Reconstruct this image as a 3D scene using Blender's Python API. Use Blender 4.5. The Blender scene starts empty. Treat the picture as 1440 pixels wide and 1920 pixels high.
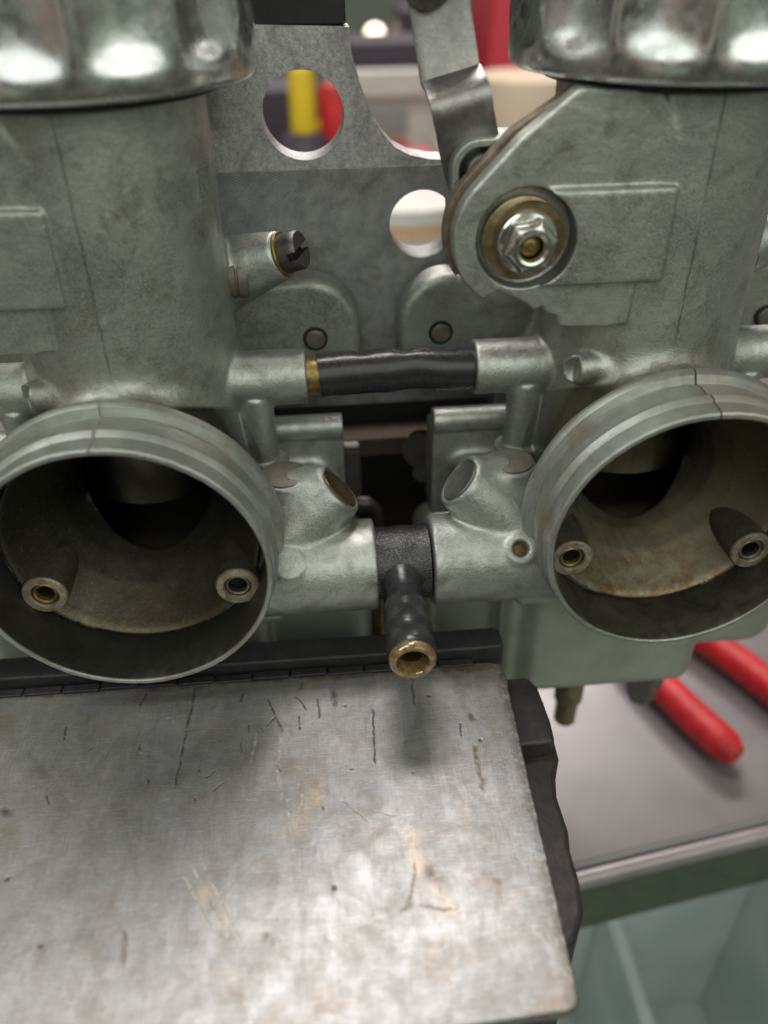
import bpy, bmesh, math, random
import numpy as np
from mathutils import Vector, Matrix
random.seed(4)
R = math.radians
# ------------------------------------------------------------------ units: 1 BU = 1 cm
sc = bpy.context.scene
sc.unit_settings.scale_length = 0.01
COL = sc.collection
# ------------------------------------------------------------------ camera
CAM = Vector((-1.541, -12.086, 9.826))
def cam_matrix(pitch, yaw, roll):
    cp, sp, cy, sy = math.cos(pitch), math.sin(pitch), math.cos(yaw), math.sin(yaw)
    f = Vector((sy*cp, cy*cp, -sp)); r = Vector((cy, -sy, 0)); u = r.cross(f)
    r2 = r*math.cos(roll) + u*math.sin(roll); u2 = -r*math.sin(roll) + u*math.cos(roll)
    m = Matrix((r2, u2, -f)).transposed().to_4x4(); m.translation = CAM
    return m
cam = bpy.data.cameras.new('camera'); camo = bpy.data.objects.new('camera', cam); COL.objects.link(camo)
camo.matrix_world = cam_matrix(R(35.534), R(4.745), R(-0.929))
cam.lens = 28.55; cam.sensor_width = 36; cam.clip_start = 0.5; cam.clip_end = 2000
cam.dof.use_dof = True; cam.dof.focus_distance = 16.6; cam.dof.aperture_fstop = 0.085
sc.camera = camo
# ------------------------------------------------------------------ world and lamps (indoor workshop, with added fill)
w = bpy.data.worlds.new('World'); sc.world = w; w.use_nodes = True
nt = w.node_tree; bg = nt.nodes['Background']
bg.inputs['Strength'].default_value = 0.40
tc = nt.nodes.new('ShaderNodeTexCoord'); nz = nt.nodes.new('ShaderNodeTexNoise'); cr = nt.nodes.new('ShaderNodeValToRGB')
nz.inputs['Scale'].default_value = 2.2; nz.inputs['Detail'].default_value = 3
cr.color_ramp.elements[0].position = 0.42; cr.color_ramp.elements[0].color = (0.10, 0.12, 0.11, 1)
cr.color_ramp.elements[1].position = 0.60; cr.color_ramp.elements[1].color = (0.95, 1.0, 0.92, 1)
nt.links.new(tc.outputs['Generated'], nz.inputs['Vector']); nt.links.new(nz.outputs['Fac'], cr.inputs['Fac'])
nz2 = nt.nodes.new('ShaderNodeTexNoise'); nz2.inputs['Scale'].default_value = 3.1; nz2.inputs['Detail'].default_value = 2  # blotchy tinted surroundings, invented so the chrome has something to reflect
cr2 = nt.nodes.new('ShaderNodeValToRGB'); nt.links.new(tc.outputs['Generated'], nz2.inputs['Vector']); nt.links.new(nz2.outputs['Fac'], cr2.inputs['Fac'])
cr2.color_ramp.elements[0].position = .38; cr2.color_ramp.elements[0].color = (1, .62, .60, 1)
cr2.color_ramp.elements[1].position = .6; cr2.color_ramp.elements[1].color = (.80, 1, .82, 1)
mx = nt.nodes.new('ShaderNodeMix'); mx.data_type = 'RGBA'; mx.blend_type = 'MULTIPLY'; mx.inputs[0].default_value = 1
nt.links.new(cr.outputs['Color'], mx.inputs[6]); nt.links.new(cr2.outputs['Color'], mx.inputs[7]); nt.links.new(mx.outputs[2], bg.inputs['Color'])
def area(name, loc, target, sx, sy, power, col):
    l = bpy.data.lights.new(name, 'AREA'); l.shape = 'RECTANGLE'; l.size = sx; l.size_y = sy; l.energy = power; l.color = col
    o = bpy.data.objects.new(name, l); COL.objects.link(o); o.location = loc
    d = Vector(target) - Vector(loc); o.rotation_euler = d.to_track_quat('-Z', 'Y').to_euler()
    return o
area('ceiling_and_fill_lamp', (-3, 26, 62), (-1, 0, 0), 26, 12, 20000, (1.0, 0.94, 0.94))
area('ceiling_and_fill_lamp', (14, -56, 50), (0, 0, 2), 130, 60, 33000, (0.95, 1.0, 0.94))  # unseen front fill, added to brighten the carburettor fronts
area('ceiling_and_fill_lamp', (-45, -5, 60), (0, 0, 0), 16, 60, 19000, (0.95, 1.0, 0.95))
area('ceiling_and_fill_lamp', (20, 130, 100), (15, 60, -10), 80, 20, 170000, (1.0, 0.93, 0.88))  # unseen lamp added to brighten the background
sc.view_settings.view_transform = 'Standard'; sc.view_settings.look = 'None'; sc.view_settings.gamma = 1
sc.view_settings.exposure = 0.18
sc.cycles.max_bounces = 8
# ------------------------------------------------------------------ node helpers / materials
class NB:
    def __init__(s, name):
        s.m = bpy.data.materials.new(name); s.m.use_nodes = True
        s.t = s.m.node_tree; s.n = s.t.nodes; s.l = s.t.links; s.b = s.n['Principled BSDF']
        s.tc = s.n.new('ShaderNodeTexCoord')
    def out(s, x): return x
    def set(s, inp, v):
        if isinstance(v, bpy.types.NodeSocket): s.l.new(v, inp)
        elif isinstance(v, (tuple, list)) and len(v) == 3 and inp.type == 'RGBA': inp.default_value = (*v, 1)
        else: inp.default_value = v
    def map(s, scale=(1, 1, 1), rot=(0, 0, 0), loc=(0, 0, 0)):
        m = s.n.new('ShaderNodeMapping'); m.inputs['Scale'].default_value = scale; m.inputs['Rotation'].default_value = rot
        m.inputs['Location'].default_value = loc; s.l.new(s.tc.outputs['Object'], m.inputs['Vector']); return m.outputs[0]
    def noise(s, scale, detail=4, rough=.55, vec=None, dist=0):
        n = s.n.new('ShaderNodeTexNoise'); s.l.new(vec or s.tc.outputs['Object'], n.inputs['Vector'])
        n.inputs['Scale'].default_value = scale; n.inputs['Detail'].default_value = detail
        n.inputs['Roughness'].default_value = rough; n.inputs['Distortion'].default_value = dist
        return n.outputs['Fac']
    def voro(s, scale, vec=None, feature='F1'):
        n = s.n.new('ShaderNodeTexVoronoi'); n.feature = feature
        s.l.new(vec or s.tc.outputs['Object'], n.inputs['Vector']); n.inputs['Scale'].default_value = scale
        return n.outputs['Distance']
    def ramp(s, v, a, b, lo=0., hi=1., smooth=False):
        n = s.n.new('ShaderNodeMapRange'); n.clamp = True
        if smooth: n.interpolation_type = 'SMOOTHSTEP'
        s.l.new(v, n.inputs[0])
        for i, x in enumerate((a, b, lo, hi)): n.inputs[i+1].default_value = x
        return n.outputs[0]
    def mix(s, f, a, b, mode='MIX'):
        n = s.n.new('ShaderNodeMix'); n.data_type = 'RGBA'; n.blend_type = mode
        s.set(n.inputs[0], f); s.set(n.inputs[6], a); s.set(n.inputs[7], b); return n.outputs[2]
    def math(s, op, a, b=0., c=0.):
        n = s.n.new('ShaderNodeMath'); n.operation = op
        s.set(n.inputs[0], a); s.set(n.inputs[1], b)
        if op in ('MULTIPLY_ADD', 'COMPARE', 'SMOOTH_MIN'): s.set(n.inputs[2], c)
        return n.outputs[0]
    def sep(s, v=None):
        n = s.n.new('ShaderNodeSeparateXYZ'); s.l.new(v or s.tc.outputs['Object'], n.inputs[0]); return n.outputs
    def bump(s, h, strength=.3, dist=.02, prev=None):
        n = s.n.new('ShaderNodeBump'); n.inputs['Strength'].default_value = strength; n.inputs['Distance'].default_value = dist
        s.l.new(h, n.inputs['Height'])
        if prev is not None: s.l.new(prev, n.inputs['Normal'])
        return n.outputs[0]
    def fin(s, color=None, rough=None, metal=None, normal=None, **k):
        if color is not None: s.set(s.b.inputs['Base Color'], color)
        if rough is not None: s.set(s.b.inputs['Roughness'], rough)
        if metal is not None: s.set(s.b.inputs['Metallic'], metal)
        if normal is not None: s.l.new(normal, s.b.inputs['Normal'])
        for kk, v in k.items(): s.set(s.b.inputs[kk.replace('_', ' ')], v)
        return s.m

def cast_mat(name, seed, c1, c2, brown, brown_amt, seam, inner, inner_rust):
    """weathered grey zinc casting; seam: parting line at x=0 on the front; inner = colour inside the intake funnel"""
    B = NB(name); v = B.map(loc=(seed*3.1, seed, seed*7))
    big = B.noise(.55, 4, .6, v, .4); mid = B.noise(2.6, 5, .6, v, .3); fine = B.noise(28, 3, .6, v); speck = B.noise(9, 6, .75, v)
    col = B.mix(B.ramp(big, .35, .65), c1, c2)
    col = B.mix(B.ramp(mid, .42, .75, 0, .55), col, (c2[0]*.62, c2[1]*.62, c2[2]*.6))
    col = B.mix(B.ramp(B.noise(1.1, 5, .65, B.map(loc=(5, seed*2, 1))), .56, .72, 0, brown_amt), col, brown)
    col = B.mix(B.ramp(speck, .60, .72, 0, .6), col, (.07, .065, .05))
    oil = B.noise(.75, 6, .68, B.map(loc=(seed*1.7, 4, 9)), 1.1)
    col = B.mix(B.ramp(oil, .52, .70, 0, .62), col, (.085, .078, .06))
    col = B.mix(B.ramp(B.noise(1.5, 6, .7, B.map(loc=(8, seed, 3)), .7), .56, .70, 0, .5), col, (.60, .62, .58))
    col = B.mix(B.ramp(fine, .35, .7, 0, .35), col, (c1[0]*1.35, c1[1]*1.35, c1[2]*1.3))
    x, y, z = B.sep()
    wob = B.math('MULTIPLY', B.math('SUBTRACT', B.noise(1.2, 3, .5, B.map(scale=(0, 1, 1))), .5), .09)
    sx = B.math('ABSOLUTE', B.math('ADD', x, wob))
    line = B.ramp(sx, .0, .03, 1, 0)
    zmask = B.math('MULTIPLY', B.ramp(z, 2.9, 3.3), B.ramp(y, 2.2, 3.4, 1, 0))
    zmask = B.math('MULTIPLY', zmask, B.ramp(B.noise(.8, 2, .5, B.map(scale=(0, 0, 1), loc=(0, 0, seed*5.3))), .36, .56, .2, 1))
    lm = B.math('MULTIPLY', line, zmask)
    col = B.mix(B.math('MULTIPLY', lm, .42), col, (.07, .07, .06))
    # ochre-brown deposit round the neck
    neck = B.math('MULTIPLY', B.ramp(z, 3.3, 2.7), B.math('MULTIPLY', B.ramp(z, 1.2, 2.3), B.ramp(y, 3.0, 2.2)))
    col = B.mix(B.math('MULTIPLY', neck, B.ramp(mid, .3, .65, .15, .6)), col, (.15, .11, .07))
    # inside of the intake
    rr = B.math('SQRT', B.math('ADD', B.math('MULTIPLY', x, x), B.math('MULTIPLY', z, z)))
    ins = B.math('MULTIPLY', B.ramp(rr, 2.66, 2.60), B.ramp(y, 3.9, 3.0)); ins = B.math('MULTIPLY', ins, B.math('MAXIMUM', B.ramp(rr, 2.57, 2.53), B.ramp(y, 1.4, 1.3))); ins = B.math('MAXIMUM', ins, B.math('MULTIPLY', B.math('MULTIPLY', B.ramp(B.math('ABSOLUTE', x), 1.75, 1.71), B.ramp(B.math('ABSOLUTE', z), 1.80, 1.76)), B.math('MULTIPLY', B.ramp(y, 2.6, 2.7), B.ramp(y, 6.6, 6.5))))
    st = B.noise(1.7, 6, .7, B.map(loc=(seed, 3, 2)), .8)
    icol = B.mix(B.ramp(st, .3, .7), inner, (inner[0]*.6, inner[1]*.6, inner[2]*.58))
    icol = B.mix(B.ramp(z, -1.0, .3), icol, (inner[0]*.35, inner[1]*.36, inner[2]*.33))  # upper wall darker: shade put into the colour
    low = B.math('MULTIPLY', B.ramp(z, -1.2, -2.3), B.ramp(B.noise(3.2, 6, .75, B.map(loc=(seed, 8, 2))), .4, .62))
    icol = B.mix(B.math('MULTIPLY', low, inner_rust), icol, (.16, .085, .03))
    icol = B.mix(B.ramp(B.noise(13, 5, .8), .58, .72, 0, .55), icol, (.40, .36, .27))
    icol = B.mix(B.ramp(y, 3.2, 3.75), icol, (.022, .02, .016))  # throat turns near black with depth: its shade is painted in
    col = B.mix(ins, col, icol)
    h = B.math('ADD', B.math('MULTIPLY', fine, .5), B.math('ADD', B.math('MULTIPLY', speck, .7), B.math('MULTIPLY', mid, 1.5)))
    h = B.math('MULTIPLY', h, B.math('SUBTRACT', 1., B.math('MULTIPLY', ins, .65)))
    nrm = B.bump(h, .48, .026)
    nrm = B.bump(line if False else lm, .7, .04, nrm)
    rough = B.math('ADD', B.ramp(mid, .3, .7, .33, .50), B.math('MULTIPLY', B.math('SUBTRACT', fine, .5), .35))
    return B.fin(col, rough, B.ramp(big, .3, .7, .85, .6), nrm)

ZC1, ZC2 = (.50, .52, .48), (.29, .305, .28)
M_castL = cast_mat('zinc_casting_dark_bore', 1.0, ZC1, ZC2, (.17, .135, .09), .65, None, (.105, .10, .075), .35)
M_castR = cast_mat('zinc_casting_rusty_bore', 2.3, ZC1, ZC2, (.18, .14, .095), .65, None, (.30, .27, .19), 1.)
M_bowl = (lambda B: B.fin(B.mix(B.ramp(B.noise(1.2, 5, .6), .35, .7), (.47, .49, .42), (.38, .41, .35)), B.ramp(B.noise(4, 4), .3, .7, .34, .5), .55,
          B.bump(B.noise(22, 4, .6), .12, .02)))(NB('zinc_bowl'))

def bell_mat(name, seed, crack):
    B = NB(name); x, y, z = B.sep()
    turn = B.noise(5, 4, .6, B.map(scale=(.25, 9, .25), loc=(seed, 0, 0)))
    nz_ = B.noise(1.6, 6, .65, B.map(loc=(seed*4, 1, 1)), .5); sp = B.noise(14, 5, .75)
    col = B.mix(B.ramp(nz_, .35, .68), (.43, .45, .42), (.30, .31, .28))
    col = B.mix(B.ramp(B.noise(.9, 4, .6, B.map(loc=(seed, 9, 1))), .5, .66, 0, .75), col, (.30, .255, .20))
    col = B.mix(B.ramp(turn, .5, .72, 0, .4), col, (.17, .18, .16))
    col = B.mix(B.ramp(sp, .6, .72, 0, .6), col, (.07, .065, .055))
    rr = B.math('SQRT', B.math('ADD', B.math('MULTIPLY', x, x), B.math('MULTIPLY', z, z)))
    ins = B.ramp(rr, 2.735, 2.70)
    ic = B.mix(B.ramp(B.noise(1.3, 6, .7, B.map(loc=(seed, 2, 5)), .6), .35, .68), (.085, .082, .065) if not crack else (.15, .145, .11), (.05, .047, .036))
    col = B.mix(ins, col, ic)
    wob = B.math('MULTIPLY', B.math('SUBTRACT', B.noise(2.6, 3, .6, B.map(scale=(0, 1, 0), loc=(0, seed, 0))), .5), .22 if crack else .1)
    sx = B.math('ADD', x, wob)
    a = B.math('MULTIPLY', B.ramp(B.math('ABSOLUTE', sx), .0, .022 if crack else .035, 1, 0), B.ramp(z, 0, .5))
    if crack:
        side = B.math('MULTIPLY', B.math('MULTIPLY', B.ramp(sx, .0, .01), B.ramp(sx, 1.6, .5)), B.math('MULTIPLY', B.ramp(z, 1.5, 2.2), B.ramp(y, 1.25, 1.1)))
        col = B.mix(B.math('MULTIPLY', side, .7), col, (.50, .46, .38))
        col = B.mix(a, col, (.02, .02, .018))
    else:
        col = B.mix(B.math('MULTIPLY', a, .7), col, (.60, .57, .48))
    n = B.bump(B.math('ADD', B.math('MULTIPLY', turn, .8), B.math('ADD', sp, nz_)), .32, .02)
    n = B.bump(a, .8, -.05 if crack else .04, n)
    return B.fin(col, B.ramp(sp, .3, .7, .34, .55), .68, n)
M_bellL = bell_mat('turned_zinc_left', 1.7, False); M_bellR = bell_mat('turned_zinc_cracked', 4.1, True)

def simple(name, c1, c2=None, rough=(.3, .5), metal=0., nscale=3, bump=.15, bscale=20, **k):
    B = NB(name); c2 = c2 or tuple(a*.7 for a in c1)
    n = B.noise(nscale, 5, .65)
    return B.fin(B.mix(B.ramp(n, .35, .68), c1, c2), B.ramp(B.noise(nscale*2.3, 4), .3, .7, *rough), metal, B.bump(B.noise(bscale, 4, .65), bump, .02), **k)
M_chrome = simple('worn_chrome', (.74, .75, .745), (.56, .57, .56), (.17, .34), 1., 2.2, .22, 4)
M_brownsteel = simple('brown_stained_steel', (.30, .225, .175), (.13, .095, .07), (.4, .6), .5, 3, .5, 14)
M_black = simple('black_gap', (.012, .012, .012), None, (.5, .7))
M_rubber = simple('black_rubber', (.028, .028, .031), (.018, .018, .019), (.2, .36), 0, 4, .14, 18)
M_pad = simple('black_pad', (.02, .021, .022), (.035, .035, .035), (.5, .7), 0, 3, .5, 12)
M_brass = simple('tarnished_brass', (.42, .30, .10), (.16, .11, .04), (.3, .5), .85, 5, .3, 30)
M_brassdark = simple('dark_brass', (.085, .06, .025), (.16, .11, .04), (.35, .6), .7, 6, .5, 18)
M_yzinc = simple('yellow_passivated_steel', (.38, .32, .19), (.20, .14, .07), (.28, .45), .85, 3, .2, 14)
M_nut = simple('bright_nut', (.66, .66, .62), (.5, .5, .46), (.16, .3), 1., 4, .1, 12)
M_screw = simple('dark_steel_screw', (.13, .12, .115), (.07, .065, .06), (.35, .5), .7, 6, .3, 20)
M_greyplug = simple('dull_grey_plug', (.15, .15, .14), (.09, .09, .08), (.45, .6), .5, 4, .5, 22)
M_plug = simple('brown_plug', (.21, .19, .155), (.14, .125, .095), (.45, .6), .5, 4, .4, 22)
def mk_tube():
    B = NB('stained_tube'); x, y, z = B.sep(); n = B.noise(5, 5, .7)
    rim = B.mix(B.ramp(n, .4, .65), (.52, .48, .38), (.26, .19, .11)); body = B.mix(B.ramp(n, .4, .65), (.12, .11, .08), (.07, .06, .042))
    edge = B.math('MAXIMUM', B.ramp(y, 1.08, 1.05), B.math('MULTIPLY', B.ramp(x, 0, .1), 0.)); edge = B.math('MULTIPLY', edge, B.math('MAXIMUM', B.ramp(x, 0, -.1), B.ramp(y, .97, .94)))
    return B.fin(B.mix(edge, body, rim), B.ramp(n, .3, .7, .3, .5), .6, B.bump(B.noise(22, 4, .7), .4, .02))
M_tube = mk_tube()
M_void = NB('black_bore_shade').fin((.004, .004, .004), .25, 0, Specular_IOR_Level=.25)  # near-black colour stands for the dark deep in the jet hole
M_plugdark = simple('oily_brown_plug', (.12, .085, .045), (.05, .04, .025), (.25, .5), .5, 3, .6, 8)
M_strap = simple('strap_steel', (.30, .29, .275), (.22, .21, .2), (.24, .40), .9, 5, .25, 25)
M_iron = simple('vise_iron', (.062, .052, .048), (.036, .031, .03), (.38, .6), .35, 2.5, .7, 3)
M_tooth = simple('jaw_tooth_steel', (.06, .06, .06), (.03, .03, .03), (.4, .6), .6, 5, .4, 18)
M_red = simple('red_grip', (.62, .02, .025), (.36, .012, .015), (.35, .6), 0, 1.3, .3, 9)
M_green = simple('green_paint', (.085, .105, .07), (.065, .08, .055), (.4, .6), 0, 1, .1, 6)
M_slide = simple('slide_chrome', (.22, .22, .19), (.12, .12, .10), (.16, .3), 1., 1.0, .12, 4)

def mk_rubber_wet():
    B = NB('oily_rubber'); s = B.noise(30, 3, .5); g = B.voro(30)
    return B.fin(B.mix(B.ramp(s, .5, .7), (.012, .011, .012), (.022, .02, .02)), B.ramp(s, .3, .7, .12, .45), 0, B.bump(B.math('ADD', s, B.ramp(g, 0, .35, 1, 0)), .8, .02), Specular_IOR_Level=.9)
M_wet = mk_rubber_wet()
def mk_amber():
    B = NB('amber_rim')
    return B.fin(B.mix(B.ramp(B.noise(6, 4), .4, .6), (.32, .21, .09), (.14, .09, .03)), .12, .2, B.bump(B.noise(7, 2), .08, .02), Coat_Weight=1.)
M_amber = mk_amber()
M_darkamber = NB('dark_amber_fluid').fin((.045, .025, .006), .06, 0, Coat_Weight=1.)
def mk_bracket():
    B = NB('bracket_alloy'); x, y, z = B.sep()
    low = B.ramp(z, 5.60, 5.56)
    sp = B.noise(9, 8, .85); sp2 = B.noise(26, 4, .7)
    ctop = B.mix(B.ramp(sp, .38, .62), (.74, .72, .71), (.33, .33, .33))
    clow = B.mix(B.ramp(B.noise(2.2, 6, .65), .35, .68), (.46, .46, .455), (.28, .285, .28))
    wv = B.n.new('ShaderNodeTexWave'); wv.inputs['Scale'].default_value = 5.5; wv.inputs['Distortion'].default_value = .3
    B.l.new(B.map(rot=(0, R(62), 0)), wv.inputs['Vector'])
    near = B.math('MULTIPLY', B.ramp(z, 4.7, 5.4), B.ramp(x, .5, -1.5, .3, 1))
    clow = B.mix(B.math('MULTIPLY', B.math('MULTIPLY', wv.outputs['Fac'], near), .5), clow, (.10, .10, .10))
    col = B.mix(low, ctop, clow)
    col = B.mix(B.ramp(B.noise(30, 3, .7), .60, .68, 0, .7), col, (.09, .08, .07))
    col = B.mix(B.ramp(B.noise(.9, 6, .7, B.map(loc=(2, 0, 6)), .8), .48, .66, 0, .55), col, (.15, .14, .12))
    scr = B.noise(5, 4, .7, B.map(scale=(12, 1, .6), rot=(0, R(20), 0))); col = B.mix(B.ramp(scr, .6, .68, 0, .4), col, (.62, .61, .6))
    return B.fin(col, B.ramp(sp, .3, .7, .36, .6), .45, B.bump(B.math('ADD', sp, sp2), .5, .02))
M_bracket = mk_bracket()

MARKS = {
 'dark': [(-4.67, 0.48, -4.75, -0.76, 0.028),(-4.75, -0.76, -4.82, -2.04, 0.021),(-5.72, 0.36, -5.81, -0.0, 0.029),(-3.11, -0.06, -2.95, -0.52, 0.023),(-2.95, -0.52, -2.78, -0.96, 0.022),(-2.95, -0.59, -3.11, -0.81, 0.022),(-2.5, -0.05, -2.28, -0.45, 0.017),(-2.05, -0.17, -2.01, -0.69, 0.017),(1.11, -0.91, 1.17, -1.09, 0.055),(-3.64, 0.14, -3.67, -0.08, 0.029),(-8.06, -2.28, -7.86, -2.37, 0.071),(0.03, 0.22, -0.01, -0.54, 0.023),(-0.88, -0.59, -0.96, -1.94, 0.016),(-1.7, 0.09, -1.69, -0.36, 0.052)],
 'grey': [(-7.64, -3.77, -6.87, -3.39, 0.052),(-7.05, -5.09, -6.76, -4.93, 0.035),(-6.76, -4.93, -6.34, -4.91, 0.039),(-6.34, -4.91, -5.93, -4.82, 0.039),(-5.93, -4.82, -5.58, -5.07, 0.035),(-4.03, -4.72, -3.49, -4.04, 0.032),(-7.91, -0.97, -7.32, -1.66, 0.058),(-7.3, -1.97, -6.7, -0.96, 0.021),(-2.08, -3.35, -2.48, -4.71, 0.033),(-2.39, -4.72, -2.49, -6.37, 0.068),(-1.71, -3.81, -1.56, -4.33, 0.066),(-1.15, -1.26, -0.79, -0.16, 0.022),(-1.93, -4.48, -1.6, -4.98, 0.018)],
 'brown': [(-3.05, -5.12, -2.93, -5.2, 0.065),(-0.75, -4.96, -0.59, -4.81, 0.058),(-0.43, -4.91, 0.19, -5.02, 0.022),(-0.59, -4.81, -0.42, -4.14, 0.032),(-3.78, -5.09, -3.74, -5.1, 0.031),(-5.35, -4.83, -5.24, -5.4, 0.039),(0.92, -4.58, 0.95, -4.63, 0.046),(-0.24, -4.21, -0.09, -4.47, 0.093),(1.06, -1.76, 1.03, -2.76, 0.042)],
 'bright': [(-2.8, -1.07, -2.86, -2.0, 0.032),(-2.86, -2.0, -2.77, -2.61, 0.031),(-2.66, -2.62, -2.6, -3.3, 0.025),(-2.4, -2.53, -2.37, -3.21, 0.02),(-3.32, -0.97, -3.4, -1.69, 0.022),(-1.08, -3.01, -0.69, -3.16, 0.015),(-2.82, -5.47, -2.61, -5.57, 0.021),(0.52, -2.75, 0.63, -2.72, 0.02),(-4.34, -3.8, -3.61, -5.13, 0.023),(-4.16, -3.77, -3.44, -5.15, 0.018),(-4.47, -3.94, -3.88, -4.98, 0.018),(-1.66, -2.72, -1.19, -3.22, 0.015)],
 'warm': [(-0.44, -3.52, -0.35, -4.35, 0.133),(-0.26, -4.36, 0.09, -5.06, 0.1),(-2.05, -2.32, -2.66, -3.29, 0.2),(-4.12, -4.17, -3.71, -4.95, 0.135)],
}
_r = random.Random(12)
for _i in range(16):
    _x, _y, _a, _l = _r.uniform(-7.5, 1.6), _r.uniform(-3.2, .2), math.radians(_r.choice([78, 95, 110, 40])), _r.uniform(.08, .35)
    MARKS['dark'].append((round(_x, 2), round(_y, 2), round(_x+_l*math.cos(_a), 2), round(_y+_l*math.sin(_a), 2), _r.uniform(.010, .022)))
def strokes(B, segs, wobble, soft=.5):
    """mask of short marks on the sheet, each a segment (x0, y0, x1, y1, half width)"""
    out = None
    add = B.n.new('ShaderNodeVectorMath'); add.operation = 'MULTIPLY_ADD'
    nn = B.n.new('ShaderNodeTexNoise'); nn.inputs['Scale'].default_value = 5; nn.inputs['Detail'].default_value = 5
    B.l.new(B.tc.outputs['Object'], nn.inputs['Vector']); B.l.new(nn.outputs['Color'], add.inputs[0])
    add.inputs[1].default_value = (wobble*2, wobble*2, 0)
    off = B.n.new('ShaderNodeVectorMath'); off.operation = 'SUBTRACT'; B.l.new(B.tc.outputs['Object'], off.inputs[0]); off.inputs[1].default_value = (wobble, wobble, 0)
    B.l.new(off.outputs[0], add.inputs[2])
    for (x0, y0, x1, y1, wd) in segs:
        c = Vector(((x0+x1)/2, (y0+y1)/2, 0)); d = Vector((x1-x0, y1-y0, 0)); L = d.length; d.normalize()
        sb = B.n.new('ShaderNodeVectorMath'); sb.operation = 'SUBTRACT'; B.l.new(add.outputs[0], sb.inputs[0]); sb.inputs[1].default_value = c
        uv = []
        for ax in (d, Vector((-d.y, d.x, 0))):
            dt = B.n.new('ShaderNodeVectorMath'); dt.operation = 'DOT_PRODUCT'; B.l.new(sb.outputs[0], dt.inputs[0]); dt.inputs[1].default_value = ax
            uv.append(B.math('ABSOLUTE', dt.outputs['Value']))
        m = B.math('MULTIPLY', B.ramp(uv[0], L/2+wd*1.5, L/2-wd), B.ramp(uv[1], wd*(1+soft), wd*(1-soft)))
        out = m if out is None else B.math('MAXIMUM', out, m)
    return out
def mk_plate():
    """scratched, stained aluminium sheet; scratches are long thin bands of stretched noise"""
    B = NB('scratched_aluminium'); x, y, z = B.sep()
    n1 = B.noise(.55, 6, .62, None, .4); n2 = B.noise(1.9, 7, .7, None, .5)
    col = B.mix(B.ramp(n1, .34, .66), (.405, .395, .395), (.27, .275, .278))
    col = B.mix(B.ramp(n2, .46, .72, 0, .6), col, (.24, .22, .19))
    # fine brushing
    br = B.noise(3.2, 5, .7, B.map(scale=(14, .5, 1), rot=(0, 0, R(7))))
    br2 = B.noise(3.0, 5, .7, B.map(scale=(.5, 10, 1), rot=(0, 0, R(28))))
    br3 = B.noise(3.0, 5, .7, B.map(scale=(.6, 12, 1), rot=(0, 0, R(-52))))
    col = B.mix(B.ramp(br, .48, .7, 0, .45), col, (.19, .18, .165))
    sc1 = B.math('MULTIPLY', B.ramp(br2, .66, .71), B.ramp(B.noise(.7, 3, .5, B.map(loc=(3, 3, 0))), .5, .6))
    sc2 = B.math('MULTIPLY', B.ramp(br3, .65, .70), B.ramp(B.noise(.6, 3, .5, B.map(loc=(9, 1, 0))), .46, .56))
    col = B.mix(B.math('MULTIPLY', sc1, .8), col, (.80, .78, .72))
    col = B.mix(B.math('MULTIPLY', sc2, .75), col, (.80, .76, .68))
    # dark gouges
    g = B.math('MULTIPLY', B.ramp(B.noise(4.6, 3, .6, B.map(scale=(4.5, .8, 1), rot=(0, 0, R(14)), loc=(2, 7, 0)), .8), .70, .75), B.ramp(B.noise(.9, 2), .45, .55))
    col = B.mix(B.math('MULTIPLY', g, .85), col, (.05, .05, .045))
    # pits
    pit = B.math('MULTIPLY', B.ramp(B.voro(1.3, B.map(loc=(.4, .2, 0))), .085, .035), B.ramp(B.noise(2.1, 3, .5, B.map(loc=(4, 4, 0))), .45, .56))
    col = B.mix(B.math('MULTIPLY', pit, .85), col, (.04, .035, .03))
    # brown stain blobs, and rust-brown grime along the far edge
    st = B.ramp(B.noise(.8, 6, .7, B.map(loc=(7, 2, 0)), .7), .54, .70, 0, .65)
    col = B.mix(st, col, (.26, .19, .11))
    ed = B.math('MULTIPLY', B.ramp(B.math('ADD', B.math('ADD', y, B.math('MULTIPLY', x, .022)), B.math('MULTIPLY', B.noise(1.6, 6, .75, B.map(scale=(1, 1, 1), loc=(6, 5, 0))), .5)), .42, .60), B.ramp(B.noise(2.2, 6, .8, B.map(loc=(1, 5, 0)), .6), .30, .5, .3, 1))
    grain = B.noise(6, 5, .75)
    smg = B.noise(1.1, 7, .72, B.map(scale=(1.6, .7, 1), rot=(0, 0, R(-12)), loc=(3, 1, 0)), .9); col = B.mix(B.ramp(smg, .43, .62, 0, .5), col, (.19, .175, .15))
    fs = B.noise(9, 4, .75, B.map(scale=(.5, 16, 1), rot=(0, 0, R(64)))); col = B.mix(B.ramp(fs, .54, .64, 0, .45), col, (.72, .70, .66))
    dsp = B.noise(16, 4, .8); col = B.mix(B.ramp(dsp, .60, .69, 0, .6), col, (.10, .09, .07))
    warm = B.math('MULTIPLY', strokes(B, MARKS['warm'], .12, .9), B.ramp(B.noise(3.5, 5, .7), .35, .65)); col = B.mix(B.math('MULTIPLY', warm, .5), col, (.62, .47, .26))
    gry = strokes(B, MARKS['grey'], .06, .8); col = B.mix(B.math('MULTIPLY', gry, .28), col, (.17, .16, .165))
    brn = B.math('MULTIPLY', strokes(B, MARKS['brown'], .10, .85), B.ramp(grain, .3, .55)); col = B.mix(B.math('MULTIPLY', brn, .8), col, (.09, .055, .02))
    brt = B.math('MULTIPLY', strokes(B, MARKS['bright'], .04, .8), B.ramp(B.noise(9, 5, .8), .42, .62)); col = B.mix(B.math('MULTIPLY', brt, .6), col, (.86, .80, .68))
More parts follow.
